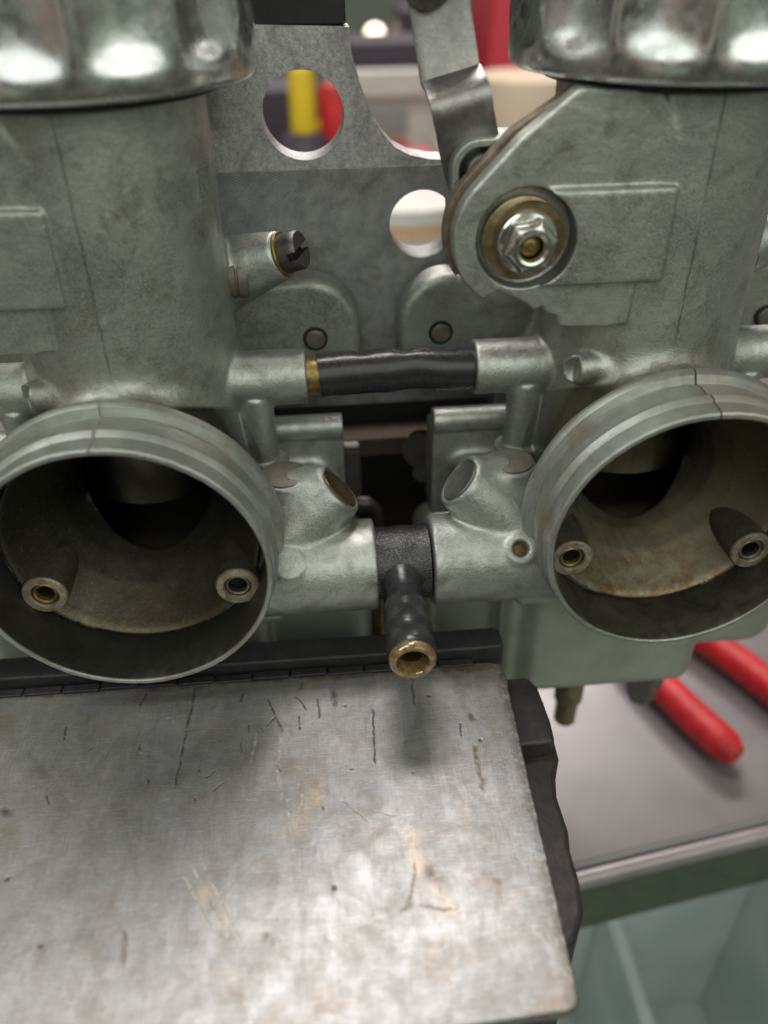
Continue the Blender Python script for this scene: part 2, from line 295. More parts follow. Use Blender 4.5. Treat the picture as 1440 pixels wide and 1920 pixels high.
    drk = B.math('MULTIPLY', strokes(B, MARKS['dark'], .05, .7), B.ramp(grain, .32, .5)); col = B.mix(B.math('MULTIPLY', drk, .75), col, (.05, .05, .045))
    col = B.mix(B.math('MULTIPLY', ed, .88), col, (.045, .028, .012))
    redge = B.math('MULTIPLY', B.ramp(B.math('ADD', x, B.math('MULTIPLY', y, -.045)), 1.82, 2.0), B.ramp(B.noise(5, 6, .8), .42, .52)); col = B.mix(B.math('MULTIPLY', redge, .6), col, (.09, .08, .055))
    rgh = B.math('ADD', B.ramp(n2, .3, .7, .34, .50), B.math('MULTIPLY', B.math('ADD', B.math('MULTIPLY', g, .3), B.math('MULTIPLY', ed, .3)), 1.))
    h = B.math('ADD', B.math('MULTIPLY', br, .5), B.math('ADD', B.math('MULTIPLY', sc1, .4), B.math('ADD', B.math('MULTIPLY', sc2, .4), B.math('MULTIPLY', pit, -1.5))))
    h = B.math('ADD', h, B.math('MULTIPLY', g, -1.2)); h = B.math('ADD', h, B.math('MULTIPLY', drk, -1.2)); h = B.math('ADD', h, B.math('MULTIPLY', brt, -.8)); h = B.math('ADD', h, B.math('MULTIPLY', n2, .7))
    return B.fin(col, rgh, B.math('SUBTRACT', .7, B.math('MULTIPLY', ed, .55)), B.bump(h, .34, .02))
M_plate = mk_plate()
# ------------------------------------------------------------------ object helpers
def link(o, parent=None):
    COL.objects.link(o)
    if parent: o.parent = parent
    return o
def empty(name, loc=(0, 0, 0), rz=0):
    o = bpy.data.objects.new(name, None); o.location = loc; o.rotation_euler = (0, 0, rz); o.empty_display_size = .5
    return link(o)
def tag(o, label=None, cat=None, group=None, kind=None):
    if label: o['label'] = label
    if cat: o['category'] = cat
    if group: o['group'] = group
    if kind: o['kind'] = kind
    return o
def mesh(name, verts, faces, mat, parent=None, smooth=True, bevel=0, seg=2, loc=None, rot=None, auto=40):
    me = bpy.data.meshes.new(name); me.from_pydata([tuple(v) for v in verts], [], faces); me.validate()
    bm = bmesh.new(); bm.from_mesh(me); bmesh.ops.recalc_face_normals(bm, faces=bm.faces)
    if smooth:
        for f in bm.faces: f.smooth = True
        a = R(auto)
        for e in bm.edges:
            if len(e.link_faces) == 2 and e.calc_face_angle(0) > a: e.smooth = False
    bm.to_mesh(me); bm.free()
    if mat: me.materials.append(mat)
    o = bpy.data.objects.new(name, me); link(o, parent)
    if loc is not None: o.location = loc
    if rot is not None: o.rotation_euler = rot
    if bevel:
        b = o.modifiers.new('bevel', 'BEVEL'); b.width = bevel; b.segments = seg; b.limit_method = 'ANGLE'; b.angle_limit = R(35); b.harden_normals = True
    return o
def axis_frame(d):
    d = Vector(d).normalized(); a = Vector((0, 0, 1)) if abs(d.z) < .9 else Vector((1, 0, 0))
    u = a.cross(d).normalized(); v = d.cross(u)
    return u, v, d
def lathe(name, prof, origin, axis, mat, parent=None, seg=64, closed=False, auto=40, rfun=None):
    """prof: list of (radius, distance along axis)"""
    u, v, d = axis_frame(axis); o = Vector(origin); V = []; F = []
    n = len(prof)
    for (r, t) in prof:
        for k in range(seg):
            a = 2*math.pi*k/seg; rr = r if rfun is None else rfun(r, t, a)
            V.append(o + d*t + (u*math.cos(a) + v*math.sin(a))*rr)
    for i in range(n - (0 if closed else 1)):
        j = (i+1) % n
        for k in range(seg):
            k2 = (k+1) % seg; F.append((i*seg+k, i*seg+k2, j*seg+k2, j*seg+k))
    if not closed:
        if prof[0][0] > 1e-4: F.append(tuple(range(seg))[::-1])
        if prof[-1][0] > 1e-4: F.append(tuple(range((n-1)*seg, n*seg)))
    return mesh(name, V, F, mat, parent, auto=auto)
def box(name, lo, hi, mat, parent=None, bevel=.05, rz=0, seg=2):
    c = [(a+b)/2 for a, b in zip(lo, hi)]; h = [(b-a)/2 for a, b in zip(lo, hi)]
    V = [(sx*h[0], sy*h[1], sz*h[2]) for sx in (-1, 1) for sy in (-1, 1) for sz in (-1, 1)]
    F = [(0, 1, 3, 2), (4, 6, 7, 5), (0, 4, 5, 1), (2, 3, 7, 6), (0, 2, 6, 4), (1, 5, 7, 3)]
    return mesh(name, V, F, mat, parent, True, bevel, seg, loc=c, rot=(0, 0, rz) if rz else None)
def prism(name, poly, a0, a1, plane, mat, parent=None, bevel=.03, hole=None, auto=35, seg=2):
    """extrude a 2-D outline; plane 'xz' extrudes along y from a0 to a1, 'xy' along z, 'yz' along x. hole = list of loops"""
    def P(p, t): return {'xz': (p[0], t, p[1]), 'xy': (p[0], p[1], t), 'yz': (t, p[0], p[1])}[plane]
    bm = bmesh.new(); es = []
    for loop in [poly] + (hole or []):
        vs = [bm.verts.new(P(p, a0)) for p in loop]
        es += [bm.edges.new((vs[i], vs[(i+1) % len(vs)])) for i in range(len(vs))]
    bmesh.ops.triangle_fill(bm, use_beauty=True, use_dissolve=False, edges=es)
    bmesh.ops.dissolve_limit(bm, angle_limit=.01, verts=bm.verts, edges=bm.edges, delimit={'NORMAL'}) if not hole else None
    r = bmesh.ops.extrude_face_region(bm, geom=bm.faces[:])
    off = Vector(P((0, 0), a1)) - Vector(P((0, 0), a0))
    for v in [g for g in r['geom'] if isinstance(g, bmesh.types.BMVert)]: v.co += off
    bmesh.ops.recalc_face_normals(bm, faces=bm.faces)
    for f in bm.faces: f.smooth = True
    for e in bm.edges:
        if len(e.link_faces) == 2 and e.calc_face_angle(0) > R(auto): e.smooth = False
    me = bpy.data.meshes.new(name); bm.to_mesh(me); bm.free(); me.materials.append(mat)
    o = bpy.data.objects.new(name, me); link(o, parent)
    if bevel:
        b = o.modifiers.new('bevel', 'BEVEL'); b.width = bevel; b.segments = seg; b.limit_method = 'ANGLE'; b.angle_limit = R(50); b.harden_normals = True
    return o
def arc(cx, cy, r, a0, a1, n): return [(cx + r*math.cos(R(a0+(a1-a0)*i/n)), cy + r*math.sin(R(a0+(a1-a0)*i/n))) for i in range(n+1)]
def tube(name, pts, rads, mat, parent=None, seg=32, cap=True):
    V = []; F = []; n = len(pts); P = [Vector(p) for p in pts]
    u = None
    for i, p in enumerate(P):
        d = (P[min(i+1, n-1)] - P[max(i-1, 0)]).normalized()
        if u is None: u, v, _ = axis_frame(d)
        u = (u - d*u.dot(d)).normalized(); v = d.cross(u)
        for k in range(seg):
            a = 2*math.pi*k/seg; r = rads[i] if not callable(rads) else rads(i/(n-1), a)
            V.append(p + (u*math.cos(a) + v*math.sin(a))*r)
    for i in range(n-1):
        for k in range(seg):
            k2 = (k+1) % seg; F.append((i*seg+k, i*seg+k2, (i+1)*seg+k2, (i+1)*seg+k))
    if cap: F.append(tuple(range(seg))[::-1]); F.append(tuple(range((n-1)*seg, n*seg)))
    return mesh(name, V, F, mat, parent)
def copy_tree(o, parent=None):
    c = o.copy(); COL.objects.link(c); c.parent = parent
    for ch in [x for x in COL.objects if x.parent == o]: copy_tree(ch, c)
    return c
# ------------------------------------------------------------------ signed-distance casting builder
class SDF:
    def __init__(s, lo, hi, h):
        s.lo = np.array(lo, np.float32); s.h = h
        s.n = np.ceil((np.array(hi)-np.array(lo))/h).astype(int)+1
        s.ax = [(s.lo[i] + h*np.arange(s.n[i])).astype(np.float32) for i in range(3)]
        s.D = np.full(tuple(s.n), 3., np.float32)
    def region(s, lo, hi):
        sl = []
        for i in range(3):
            a = int(max(0, math.floor((lo[i]-s.lo[i])/s.h))); b = int(min(s.n[i], math.ceil((hi[i]-s.lo[i])/s.h)+1))
            if b <= a: return None, None
            sl.append(slice(a, b))
        g = np.meshgrid(*[s.ax[i][sl[i]] for i in range(3)], indexing='ij', sparse=True)
        return tuple(sl), g
    def add(s, fn, lo, hi, k=.15, m=.35):
        m = max(m, k+.2); sl, g = s.region([a-m for a in lo], [a+m for a in hi])
        if sl is None: return
        d = fn(*g).astype(np.float32); D = s.D[sl]
        if k > 0:
            hh = np.clip(.5 + .5*(D-d)/k, 0, 1); s.D[sl] = D*(1-hh) + d*hh - k*hh*(1-hh)
        else: s.D[sl] = np.minimum(D, d)
    def sub(s, fn, lo, hi, k=.06):
        m = .3; sl, g = s.region([a-m for a in lo], [a+m for a in hi])
        if sl is None: return
        d = -fn(*g).astype(np.float32); D = s.D[sl]
        hh = np.clip(.5 - .5*(D-d)/k, 0, 1); s.D[sl] = D*(1-hh) + d*hh + k*hh*(1-hh)
    def cyl(s, a, b, r, k=.15, rnd=.05, sub=False, r2=None):
        a = np.array(a, float); b = np.array(b, float); L = np.linalg.norm(b-a); d = (b-a)/L; r2 = r if r2 is None else r2
        def fn(x, y, z):
            px, py, pz = x-a[0], y-a[1], z-a[2]; t = px*d[0]+py*d[1]+pz*d[2]
            q = np.sqrt(np.maximum(px*px+py*py+pz*pz-t*t, 0)); rr = r + (r2-r)*np.clip(t/L, 0, 1)
            dx = q-rr+rnd; dy = np.abs(t-L/2)-L/2+rnd
            return np.minimum(np.maximum(dx, dy), 0)+np.sqrt(np.maximum(dx, 0)**2+np.maximum(dy, 0)**2)-rnd
        R_ = max(r, r2); lo = np.minimum(a, b)-R_; hi = np.maximum(a, b)+R_
        s.sub(fn, lo, hi, k) if sub else s.add(fn, lo, hi, k)
    def cap(s, a, b, r, k=.2):
        a = np.array(a, float); b = np.array(b, float); d = b-a; L2 = d@d
        def fn(x, y, z):
            px, py, pz = x-a[0], y-a[1], z-a[2]; t = np.clip((px*d[0]+py*d[1]+pz*d[2])/L2, 0, 1)
            return np.sqrt((px-d[0]*t)**2+(py-d[1]*t)**2+(pz-d[2]*t)**2)-r
        s.add(fn, np.minimum(a, b)-r, np.maximum(a, b)+r, k)
    def box(s, lo, hi, rnd=.08, k=.15, sub=False):
        lo = np.array(lo, float); hi = np.array(hi, float); c = (lo+hi)/2; e = (hi-lo)/2
        def fn(x, y, z):
            q = [np.abs(v-c[i])-e[i]+rnd for i, v in enumerate((x, y, z))]
            return np.sqrt(sum(np.maximum(v, 0)**2 for v in q))+np.minimum(np.maximum(np.maximum(q[0], q[1]), q[2]), 0)-rnd
        s.sub(fn, lo, hi, k) if sub else s.add(fn, lo, hi, k)
    def rbox_y(s, x0, x1, z0, z1, rad, y0, y1, rnd=.12, k=.15, sub=False):
        cx, cz, ex, ez, cy, ey = (x0+x1)/2, (z0+z1)/2, (x1-x0)/2-rad, (z1-z0)/2-rad, (y0+y1)/2, (y1-y0)/2
        def fn(x, y, z):
            qx = np.abs(x-cx)-ex; qz = np.abs(z-cz)-ez
            d2 = np.sqrt(np.maximum(qx, 0)**2+np.maximum(qz, 0)**2)+np.minimum(np.maximum(qx, qz), 0)-rad
            dx = d2+rnd; dy = np.abs(y-cy)-ey+rnd
            return np.minimum(np.maximum(dx, dy), 0)+np.sqrt(np.maximum(dx, 0)**2+np.maximum(dy, 0)**2)-rnd
        (s.sub if sub else s.add)(fn, (x0, y0, z0), (x1, y1, z1), k)
    def poly_y(s, P, y0, y1, rnd=.05, k=.12):
        P = np.array(P, float); lo = (P[:, 0].min(), y0, P[:, 1].min()); hi = (P[:, 0].max(), y1, P[:, 1].max()); cy, ey = (y0+y1)/2, (y1-y0)/2
        def fn(x, y, z):
            xx, zz = np.broadcast_arrays(x[:, 0, :], z[:, 0, :]) if x.shape[1] == 1 else (x, z)
            d = np.full(xx.shape, 1e9); sg = np.ones(xx.shape); n = len(P)
            for i in range(n):
                a, b = P[i], P[(i-1) % n]; e = b-a; wx, wz = xx-a[0], zz-a[1]
                t = np.clip((wx*e[0]+wz*e[1])/(e@e), 0, 1); d = np.minimum(d, (wx-e[0]*t)**2+(wz-e[1]*t)**2)
                c1 = zz >= a[1]; c2 = zz < b[1]; c3 = e[0]*wz > e[1]*wx
                sg = np.where((c1 & c2 & c3) | (~c1 & ~c2 & ~c3), -sg, sg)
            d2 = (np.sqrt(d)*sg)[:, None, :]
            dx = d2+rnd; dy = np.abs(y-cy)-ey+rnd
            return np.minimum(np.maximum(dx, dy), 0)+np.sqrt(np.maximum(dx, 0)**2+np.maximum(dy, 0)**2)-rnd
        s.add(fn, lo, hi, k)
    def rev_y(s, prof, y0, y1, k=.3, sub=False):
        """solid of revolution about the y axis; prof = [(y, r)...]"""
        ys = [p[0] for p in prof]; rs = [p[1] for p in prof]; rm = max(rs)
        def fn(x, y, z):
            rr = np.interp(y.ravel(), ys, rs).reshape(y.shape); sl = np.gradient(rr.ravel(), y.ravel()).reshape(y.shape) if y.size > 1 else 0
            q = np.sqrt(x*x+z*z); d = (q-rr)/np.sqrt(1+sl*sl)
            return np.maximum(d, np.maximum(y0-y, y-y1))
        (s.sub if sub else s.add)(fn, (-rm, y0, -rm), (rm, y1, rm), k)
    def mesh(s, name, mat, parent=None):
        D = s.D; h = s.h
        D[0], D[-1] = 1, 1; D[:, 0], D[:, -1] = 1, 1; D[:, :, 0], D[:, :, -1] = 1, 1
        S = D < 0; n = np.array(D.shape)-1
        cnt = np.zeros(n, np.int8); 
        for i in (0, 1):
            for j in (0, 1):
                for k in (0, 1): cnt += S[i:n[0]+i, j:n[1]+j, k:n[2]+k]
        act = (cnt > 0) & (cnt < 8); ids = np.full(n, -1, np.int64); C = np.argwhere(act); ids[act] = np.arange(len(C))
        acc = np.zeros((len(C), 3)); num = np.zeros(len(C))
        corners = [(i, j, k) for i in (0, 1) for j in (0, 1) for k in (0, 1)]
        for a in corners:
            for ax in range(3):
                if a[ax]: continue
                b = list(a); b[ax] = 1
                da = D[C[:, 0]+a[0], C[:, 1]+a[1], C[:, 2]+a[2]].astype(float); db = D[C[:, 0]+b[0], C[:, 1]+b[1], C[:, 2]+b[2]].astype(float)
                m = (da < 0) != (db < 0); t = np.where(m, da/np.where(m, da-db, 1), 0)
                p = np.tile(np.array(a, float), (len(C), 1)); p[:, ax] += t
                acc[m] += p[m]; num[m] += 1
        V = (C+acc/num[:, None])
        F = []
        for ax in range(3):
            o1, o2 = [(1, 2), (2, 0), (0, 1)][ax]
            sl0 = [slice(None)]*3; sl1 = [slice(None)]*3; sl0[ax] = slice(0, -1); sl1[ax] = slice(1, None)
            A = S[tuple(sl0)]; Bq = S[tuple(sl1)]; E = np.argwhere(A != Bq)
            E = E[(E[:, o1] > 0) & (E[:, o2] > 0) & (E[:, o1] < n[o1]) & (E[:, o2] < n[o2])]
            def cid(d1, d2):
                q = E.copy(); q[:, o1] += d1; q[:, o2] += d2; return ids[q[:, 0], q[:, 1], q[:, 2]]
            Q = np.stack([cid(-1, -1), cid(0, -1), cid(0, 0), cid(-1, 0)], 1)
            inside = A[E[:, 0], E[:, 1], E[:, 2]]
            Q[~inside] = Q[~inside][:, ::-1]; F.append(Q)
        F = np.concatenate(F); F = F[(F >= 0).all(1)]
        # normals from the field gradient
        i0 = np.clip(np.floor(V).astype(int), 1, n-2); fr = V-i0
        def tri(Dx, Dy, Dz):
            out = 0
            for (i, j, k) in corners:
                wgt = (fr[:, 0] if i else 1-fr[:, 0])*(fr[:, 1] if j else 1-fr[:, 1])*(fr[:, 2] if k else 1-fr[:, 2])
                x, y, z = i0[:, 0]+i, i0[:, 1]+j, i0[:, 2]+k
                out = out + wgt*(D[x+Dx, y+Dy, z+Dz].astype(float)-D[x-Dx, y-Dy, z-Dz])
            return out
        N = np.stack([tri(1, 0, 0), tri(0, 1, 0), tri(0, 0, 1)], 1); N /= np.linalg.norm(N, axis=1)[:, None]+1e-9
        W = V*h+s.lo
        me = bpy.data.meshes.new(name); me.vertices.add(len(W)); me.vertices.foreach_set('co', W.astype(np.float32).ravel())
        me.loops.add(len(F)*4); me.loops.foreach_set('vertex_index', F.astype(np.int32).ravel())
        me.polygons.add(len(F)); me.polygons.foreach_set('loop_start', np.arange(0, len(F)*4, 4, dtype=np.int32))
        me.polygons.foreach_set('loop_total', np.full(len(F), 4, np.int32)); me.update(); me.validate()
        me.polygons.foreach_set('use_smooth', np.ones(len(F), bool))
        me.normals_split_custom_set_from_vertices([tuple(v) for v in N])
        me.materials.append(mat)
        o = bpy.data.objects.new(name, me); return link(o, parent)
# ================================================================== CARBURETTOR (local frame: intake axis +y, face at y=0)
def build_carb():
    root = empty('carburetor')
    S = SDF((-5.5, .62, -4.0), (5.5, 7.3, 7.75), .05)
    S.cyl((0, 4.6, -2.2), (0, 4.6, 7.62), 2.2, 0, .07)
    S.rev_y([(1.0, 2.53), (1.30, 2.55), (1.36, 2.66), (1.45, 2.66), (1.7, 2.72), (2.4, 2.42), (3.4, 2.12), (7., 2.05)], 1.12, 7.0, .75)
    # rear mounting flange with two ears
    S.rbox_y(-5.15, 5.0, .55, 3.45, 1.25, 5.95, 6.85, .22, .25)
    S.cyl((0, 6, 0), (0, 6.85, 0), 2.7, .3, .1)
    # arm lug and rectangular pad
    lug = [(-2.42, 7.72), (-3.4, 6.93)] + arc(-3.18, 5.25, 1.32, 139, 238, 12) + [(-3.58, 4.30), (-3.05, 4.02), (-2.86, 3.86), (-2.72, 3.95), (-2.62, 3.80), (-2.40, 3.72), (-2.34, 3.50), (-1.42, 3.46), (-.98, 3.52), (-.95, 4.3), (-.7, 5.2), (-.6, 6.8), (-1.0, 7.6)]
    S.poly_y(lug, 2.52, 2.95, .035, .12)
    S.box((-3.0, 2.36, 4.38), (-.50, 3.4, 6.10), .07, .05)
    S.cyl((-3.16, 1.9, 5.24), (-3.16, 2.76, 5.24), .90, .04, .02, sub=True)
    # cross-over bosses, vertical drillings, blocks, galleries (both sides)
    for sx in (-1, 1):
        S.cyl((sx*1.4, 4.2, 1.95), (sx*3.67, 4.2, 1.95), .60, .10, .04)
        S.cyl((sx*2.53, 3.95, -.4), (sx*2.53, 3.95, 1.7), .37, .06, .03)
        S.cyl((sx*2.62, 3.9, -1.2), (sx*2.62, 3.9, .10), .50, .10, .04)
        S.cyl((sx*2.5, 5.0, .22), (sx*4.42, 5.0, .22), .31, .05, .03)
        S.box((2.0 if sx > 0 else -4.42, 4.86, -2.5), (4.42 if sx > 0 else -2.0, 5.95, -.10), .06, .12)
        S.cyl((sx*3.07, 2.55, -1.4), (sx*3.07, 2.55, .46), .56, .12, .05)
        S.cap((sx*3.0, 2.5, -.1), (sx*3.86, 2.42, .18), .46, .3)
        S.cap((sx*2.2, 2.6, -.9), (sx*3.6, 3.2, -.55), .62, .35)
        c = Vector((sx*4.22, 2.30, .22)); d = Vector((sx*.73, .07, .66)).normalized()
        S.cyl(c-d*2.7, c, 1.15, .16, .07, r2=.60)
        S.box((1.6 if sx > 0 else -3.9, 2.4, -2.2), (3.9 if sx > 0 else -1.6, 5.2, -.7), .3, .35)
        S.cyl((sx*1.2, 1.8, -1.5), (sx*4.90, 1.8, -1.5), 1.0, .13, .04)
        S.cap((sx*.8, 2.0, -2.75), (sx*3.5, 2.1, -2.25), .42, .45)
        pc = Vector((sx*3.06, 1.12, -.83)); pn = Vector((0, -.72, .69))
        S.cyl(pc-pn*.5, pc+pn*.07, .34, .08, .05)
        if sx < 0: S.cyl(pc-pn*.08, pc+pn*.4, .17, .03, .01, sub=True)
        S.cyl(c-d*.06, c+d*.5, .49, .03, .02, sub=True)
    # air screw stub on the front left
    S.cap((-1.72, 2.95, 2.38), (-1.2, 2.95, 2.42), .33, .12)
    S.box((-2.6, 2.3, 1.8), (-1.72, 2.95, 3.0), .02, .03, sub=True) if False else None
    S.cyl((-2.4, 2.72, 2.36), (-1.74, 2.72, 2.36), .36, .04, .02, sub=True)
    # idle screw boss
    S.cyl((1.5, 5.75, 3.62), (3.34, 5.0, 4.36), .92, .15, .04, r2=.49)
    # bowl flange
    S.rbox_y(-2.6, 2.6, -2.95, -2.55, .15, 2.35, 6.9, .1, .25)
    # intake funnel, throttle bore, slide chamber
    S.rev_y([(.9, 2.60), (1.12, 2.50), (1.25, 2.40), (1.6, 2.18), (2.1, 1.86), (2.6, 1.6), (3.0, 1.48), (3.4, 1.45), (8, 1.5)], .8, 8, .05, sub=True)
    S.cyl((0, 4.6, -1.66), (0, 4.6, 2.6), 1.68, .04, .03, sub=True)
    def gap(x, y, z):
        q = np.sqrt(x*x+z*z)+0*y
        return np.minimum(np.maximum(q-2.74, y-1.10), np.maximum(np.maximum(2.54-q, q-2.74), y-1.34))
    S.sub(gap, (-2.75, .6, -2.75), (2.75, 1.4, 2.75), .03)
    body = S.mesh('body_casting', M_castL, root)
    # bell mouth
    prof = [(2.70, .03), (2.735, 0), (2.80, 0), (2.835, .035), (2.845, .40), (2.89, .46), (2.925, .53), (2.905, .60), (2.85, .68), (2.86, 1.04), (2.82, 1.09), (2.82, 1.19), (2.98, 1.25), (3.03, 1.34), (3.03, 1.42), (2.98, 1.52), (2.80, 1.66), (2.66, 1.66), (2.66, 1.1), (2.68, .6)]
    def dent(r, t, a): return r + (.006*math.sin(3*a+.5) + .004*math.sin(11*a) + (.004*math.sin(57*a)*math.sin(5*a) if t < .1 else 0))
    lathe('bell_mouth', prof, (0, 0, 0), (0, 1, 0), M_bellL, root, 256, True, 32, dent)
    # air passage tubes inside the bell
    for (x, z, y0, ro, ri, mat) in ((-1.94, -1.12, 1.02, .46, .27, M_castL), (1.98, -1.15, .90, .46, .27, M_castL)):
        t = lathe('air_passage', [(ro-.03, 0), (ro, .04), (ro, 2.2), (ri, 2.2), (ri, .05), (ri+.03, 0)], (x, y0, z), (0, 1, 0), M_tube, root, 40, True)
        lathe('air_jet', [(ri-.005, .03), (ri-.04, .0), (.19, .02), (.18, .12), (.18, 1.5), (ri-.005, 1.5)], (x, y0+.05, z), (0, 1, 0), M_brass if x < 0 else M_tube, t, 32, True)
        lathe('jet_bore', [(.176, .16), (.176, 1.3), (0, 1.3)], (x, y0, z), (0, 1, 0), M_void, t, 24)
    # throttle slide
    lathe('throttle_slide', [(0, -.40), (1.2, -.40), (1.58, -.38), (1.62, -.33), (1.62, 2.5), (0, 2.5)], (0, 4.6, 0), (0, 0, 1), M_slide, root, 64)
    # chrome screw cap with broad scallops
    def scal(r, t, a):
        if t < 8.06 or t > 10.2 : return r
        m = min(1, (t-8.06)/.42); m = m*m*(3-2*m)
        c = abs(math.sin(a*6.5)); return r - .30*m*(1-(1-c)**2.2 if False else c**.75)
    N = 224; zs = [7.78, 7.80, 7.86, 7.94, 8.02, 8.10, 8.2, 8.3, 8.4, 8.55, 8.9, 9.4, 10.0, 10.6]
    prof = [(2.6, 7.80), (3.08, 7.78), (3.14, 7.82), (3.16, 7.9), (3.16, 8.02)] + [(3.17, z) for z in zs[5:]] + [(3.0, 10.8), (0, 10.9)]
    def scal2(r, t, a):
        if t < 8.05 or r < 3.05: return r
        m = min(1, (t-8.05)/.55); m = m*m*(3-2*m); c = abs(math.cos(a*6.5))
        return r + .06*m - .24*m*(c**.8)
    lathe('screw_cap', prof, (0, 4.6, 0), (0, 0, 1), M_chrome, root, N, False, 60, scal2)
    lathe('cap_gap_ring', [(0, 7.6), (2.5, 7.6), (2.55, 7.64), (2.55, 7.82), (0, 7.82)], (0, 4.6, 0), (0, 0, 1), M_black, root, 64)  # black ring standing for the dark gap under the cap
    # pivot bolt: washers, hex flange nut, stud
    cx, cz = -3.16, 5.22
    lathe('thick_washer', [(.3, 0), (.72, 0), (.75, -.03), (.75, -.20), (.72, -.22), (.3, -.22)][::-1], (cx-.05, 2.76, cz+.02), (0, 1, 0), M_yzinc, root, 48, True)
    lathe('wave_washer', [(.3, 0), (.64, 0), (.66, -.02), (.65, -.1), (.3, -.1)][::-1], (cx+.06, 2.53, cz+.06), (.08, 1, .04), M_yzinc, root, 48, True)
    nut = lathe('flange_nut', [(.215, -.02), (.215, -.36), (.24, -.41), (.29, -.435), (.35, -.43), (.40, -.40), (.46, -.33), (.47, -.30), (.47, -.12), (.53, -.10), (.56, -.06), (.56, 0), (.3, 0)], (cx, 2.42, cz), (0, 1, 0), M_nut, root, 144, True, 26,
                lambda r, t, a: r if (r < .36 or t > -.11) else r*(1-(min(1, (r-.36)/.1))*(1-math.cos(math.pi/6)*1.07/math.cos(((a+.2) % (math.pi/3))-math.pi/6))))
    lathe('stud_end', [(0, -.16), (.06, -.175), (.13, -.15), (.19, -.10), (.20, .1), (0, .1)], (cx, 2.3, cz), (0, 1, 0), M_brass, nut, 24)
    back = [(-2.30, 7.70), (-3.44, 6.99)] + arc(-3.20, 5.25, 1.40, 139, 215, 12) + [(-2.6, 4.9), (-2.0, 7.0)]
    prism('backing_plate', back, 3.0, 3.30, 'xz', M_brownsteel, root, .03)
    # pivot housing behind the lug, with shaft end
    outer = [(-2.2, 6.80)] + arc(-3.88, 6.25, .55, 90, 190, 10) + [(-4.35, 5.2)]
    inner = [(-4.2, 5.25)] + [(p[0], p[1]) for p in reversed(arc(-3.88, 6.25, .40, 90, 190, 10))] + [(-2.2, 6.65)]
    prism('pivot_housing', outer + inner, 3.35, 4.35, 'xz', M_castL, root, .04)
    lathe('pivot_shaft', [(0, 3.35), (.28, 3.35), (.31, 3.38), (.31, 5.2), (0, 5.2)], (-3.80, .1, 6.20), (0, 1, 0), M_bowl, root, 32)
    # idle-speed screw on the right of the barrel
    d = Vector((3.34-1.5, 5.0-5.65, 4.36-3.72)).normalized(); e = Vector((3.34, 5.0, 4.36))
    sw = lathe('idle_screw', [(0, 0), (.40, 0), (.40, .04), (.40, .36), (.37, .40), (0, .40)], e+d*.05, d, M_screw, root, 40)
    bm = bmesh.new(); bm.from_mesh(sw.data)   # cut the slot
    u, v, dd = axis_frame(d); cd = Vector((3.9, -12.1, 9.8))-e; sl = (cd-dd*cd.dot(dd)).normalized(); sl = (sl+dd.cross(sl)*.25).normalized(); q = dd.cross(sl)
    for off in (-.075, .075):
        bmesh.ops.bisect_plane(bm, geom=bm.verts[:]+bm.edges[:]+bm.faces[:], plane_co=e+d*.05+q*off, plane_no=q)
    bmesh.ops.bisect_plane(bm, geom=bm.verts[:]+bm.edges[:]+bm.faces[:], plane_co=e+d*.27, plane_no=dd)
    bmesh.ops.delete(bm, geom=[f for f in bm.faces if abs((f.calc_center_median()-e).dot(q)) < .07 and (f.calc_center_median()-e-d*.05).dot(dd) > .23], context='FACES')
    es = [x for x in bm.edges if x.is_boundary]; bmesh.ops.holes_fill(bm, edges=es, sides=0) if es else None
    bmesh.ops.recalc_face_normals(bm, faces=bm.faces)
    bm.to_mesh(sw.data); bm.free()
    lathe('screw_washer', [(.40, 0), (.46, 0), (.47, .02), (.46, .05), (.40, .05)], e, d, M_brass, sw, 40, True)
    lathe('side_plug_screw', [(0, 0), (.40, 0), (.43, .03), (.43, .16), (.40, .18), (.40, .21), (.43, .23), (.43, .36), (.39, .42), (.18, .42), (.16, .38), (0, .38)], (2.16, 5.0, 3.92), (1, 0, 0), M_plug, root, 40)
    # plugs
    for sx in (-1, 1):
        lathe('drilling_plug', [(0, 0), (.50, 0), (.50, .035), (.47, .05), (0, .05)], (sx*3.07, 2.55, .47), (0, 0, 1), M_plug, root, 40)
        c = Vector((sx*4.22, 2.30, .22)); dd = Vector((sx*.73, .07, .66)).normalized()
        lathe('gallery_plug', [(0, 0), (.2, .0), (.36, .03), (.46, .06), (.49, .03), (.49, -.05), (0, -.05)], c-dd*.045, dd, M_plugdark if sx > 0 else M_greyplug, root, 40)
        lathe('flange_pin', [(0, 5.82), (.19, 5.82), (.23, 5.86), (.23, 6.1), (0, 6.1)], (3.9 if sx > 0 else -4.12, 0, 2.05), (0, 1, 0), M_plug, root, 32)
        lathe('pin_recess', [(.235, 5.91), (.29, 5.91), (.29, 5.96), (.235, 5.96)], (3.9 if sx > 0 else -4.12, 0, 2.05), (0, 1, 0), M_black, root, 32, True)
        lathe('cross_tube_stub', [(.30, 0), (.41, 0), (.41, -.8), (.30, -.8)], (sx*3.9, 4.2, 1.95), (sx, 0, 0), M_brass, root, 32, True)
    pn = Vector((0, -.72, .69)); pc = Vector((-3.06, 1.12, -.83))
    lathe('small_jet_plug', [(0, 0), (.10, 0), (.15, -.02), (.15, -.1), (0, -.1)], pc-pn*.03, pn, M_brassdark, root, 28)
    # raised casting mark
    ang = R(-22); nrm = Vector((math.cos(ang), math.sin(ang), 0)); tz = Vector((0, 0, 1)); tx = Vector((-nrm.y, nrm.x, 0))
    o0 = Vector((0, 4.6, 6.12)) + nrm*2.2
    def q3(a, b, c): return o0 + tx*a + tz*b + nrm*c
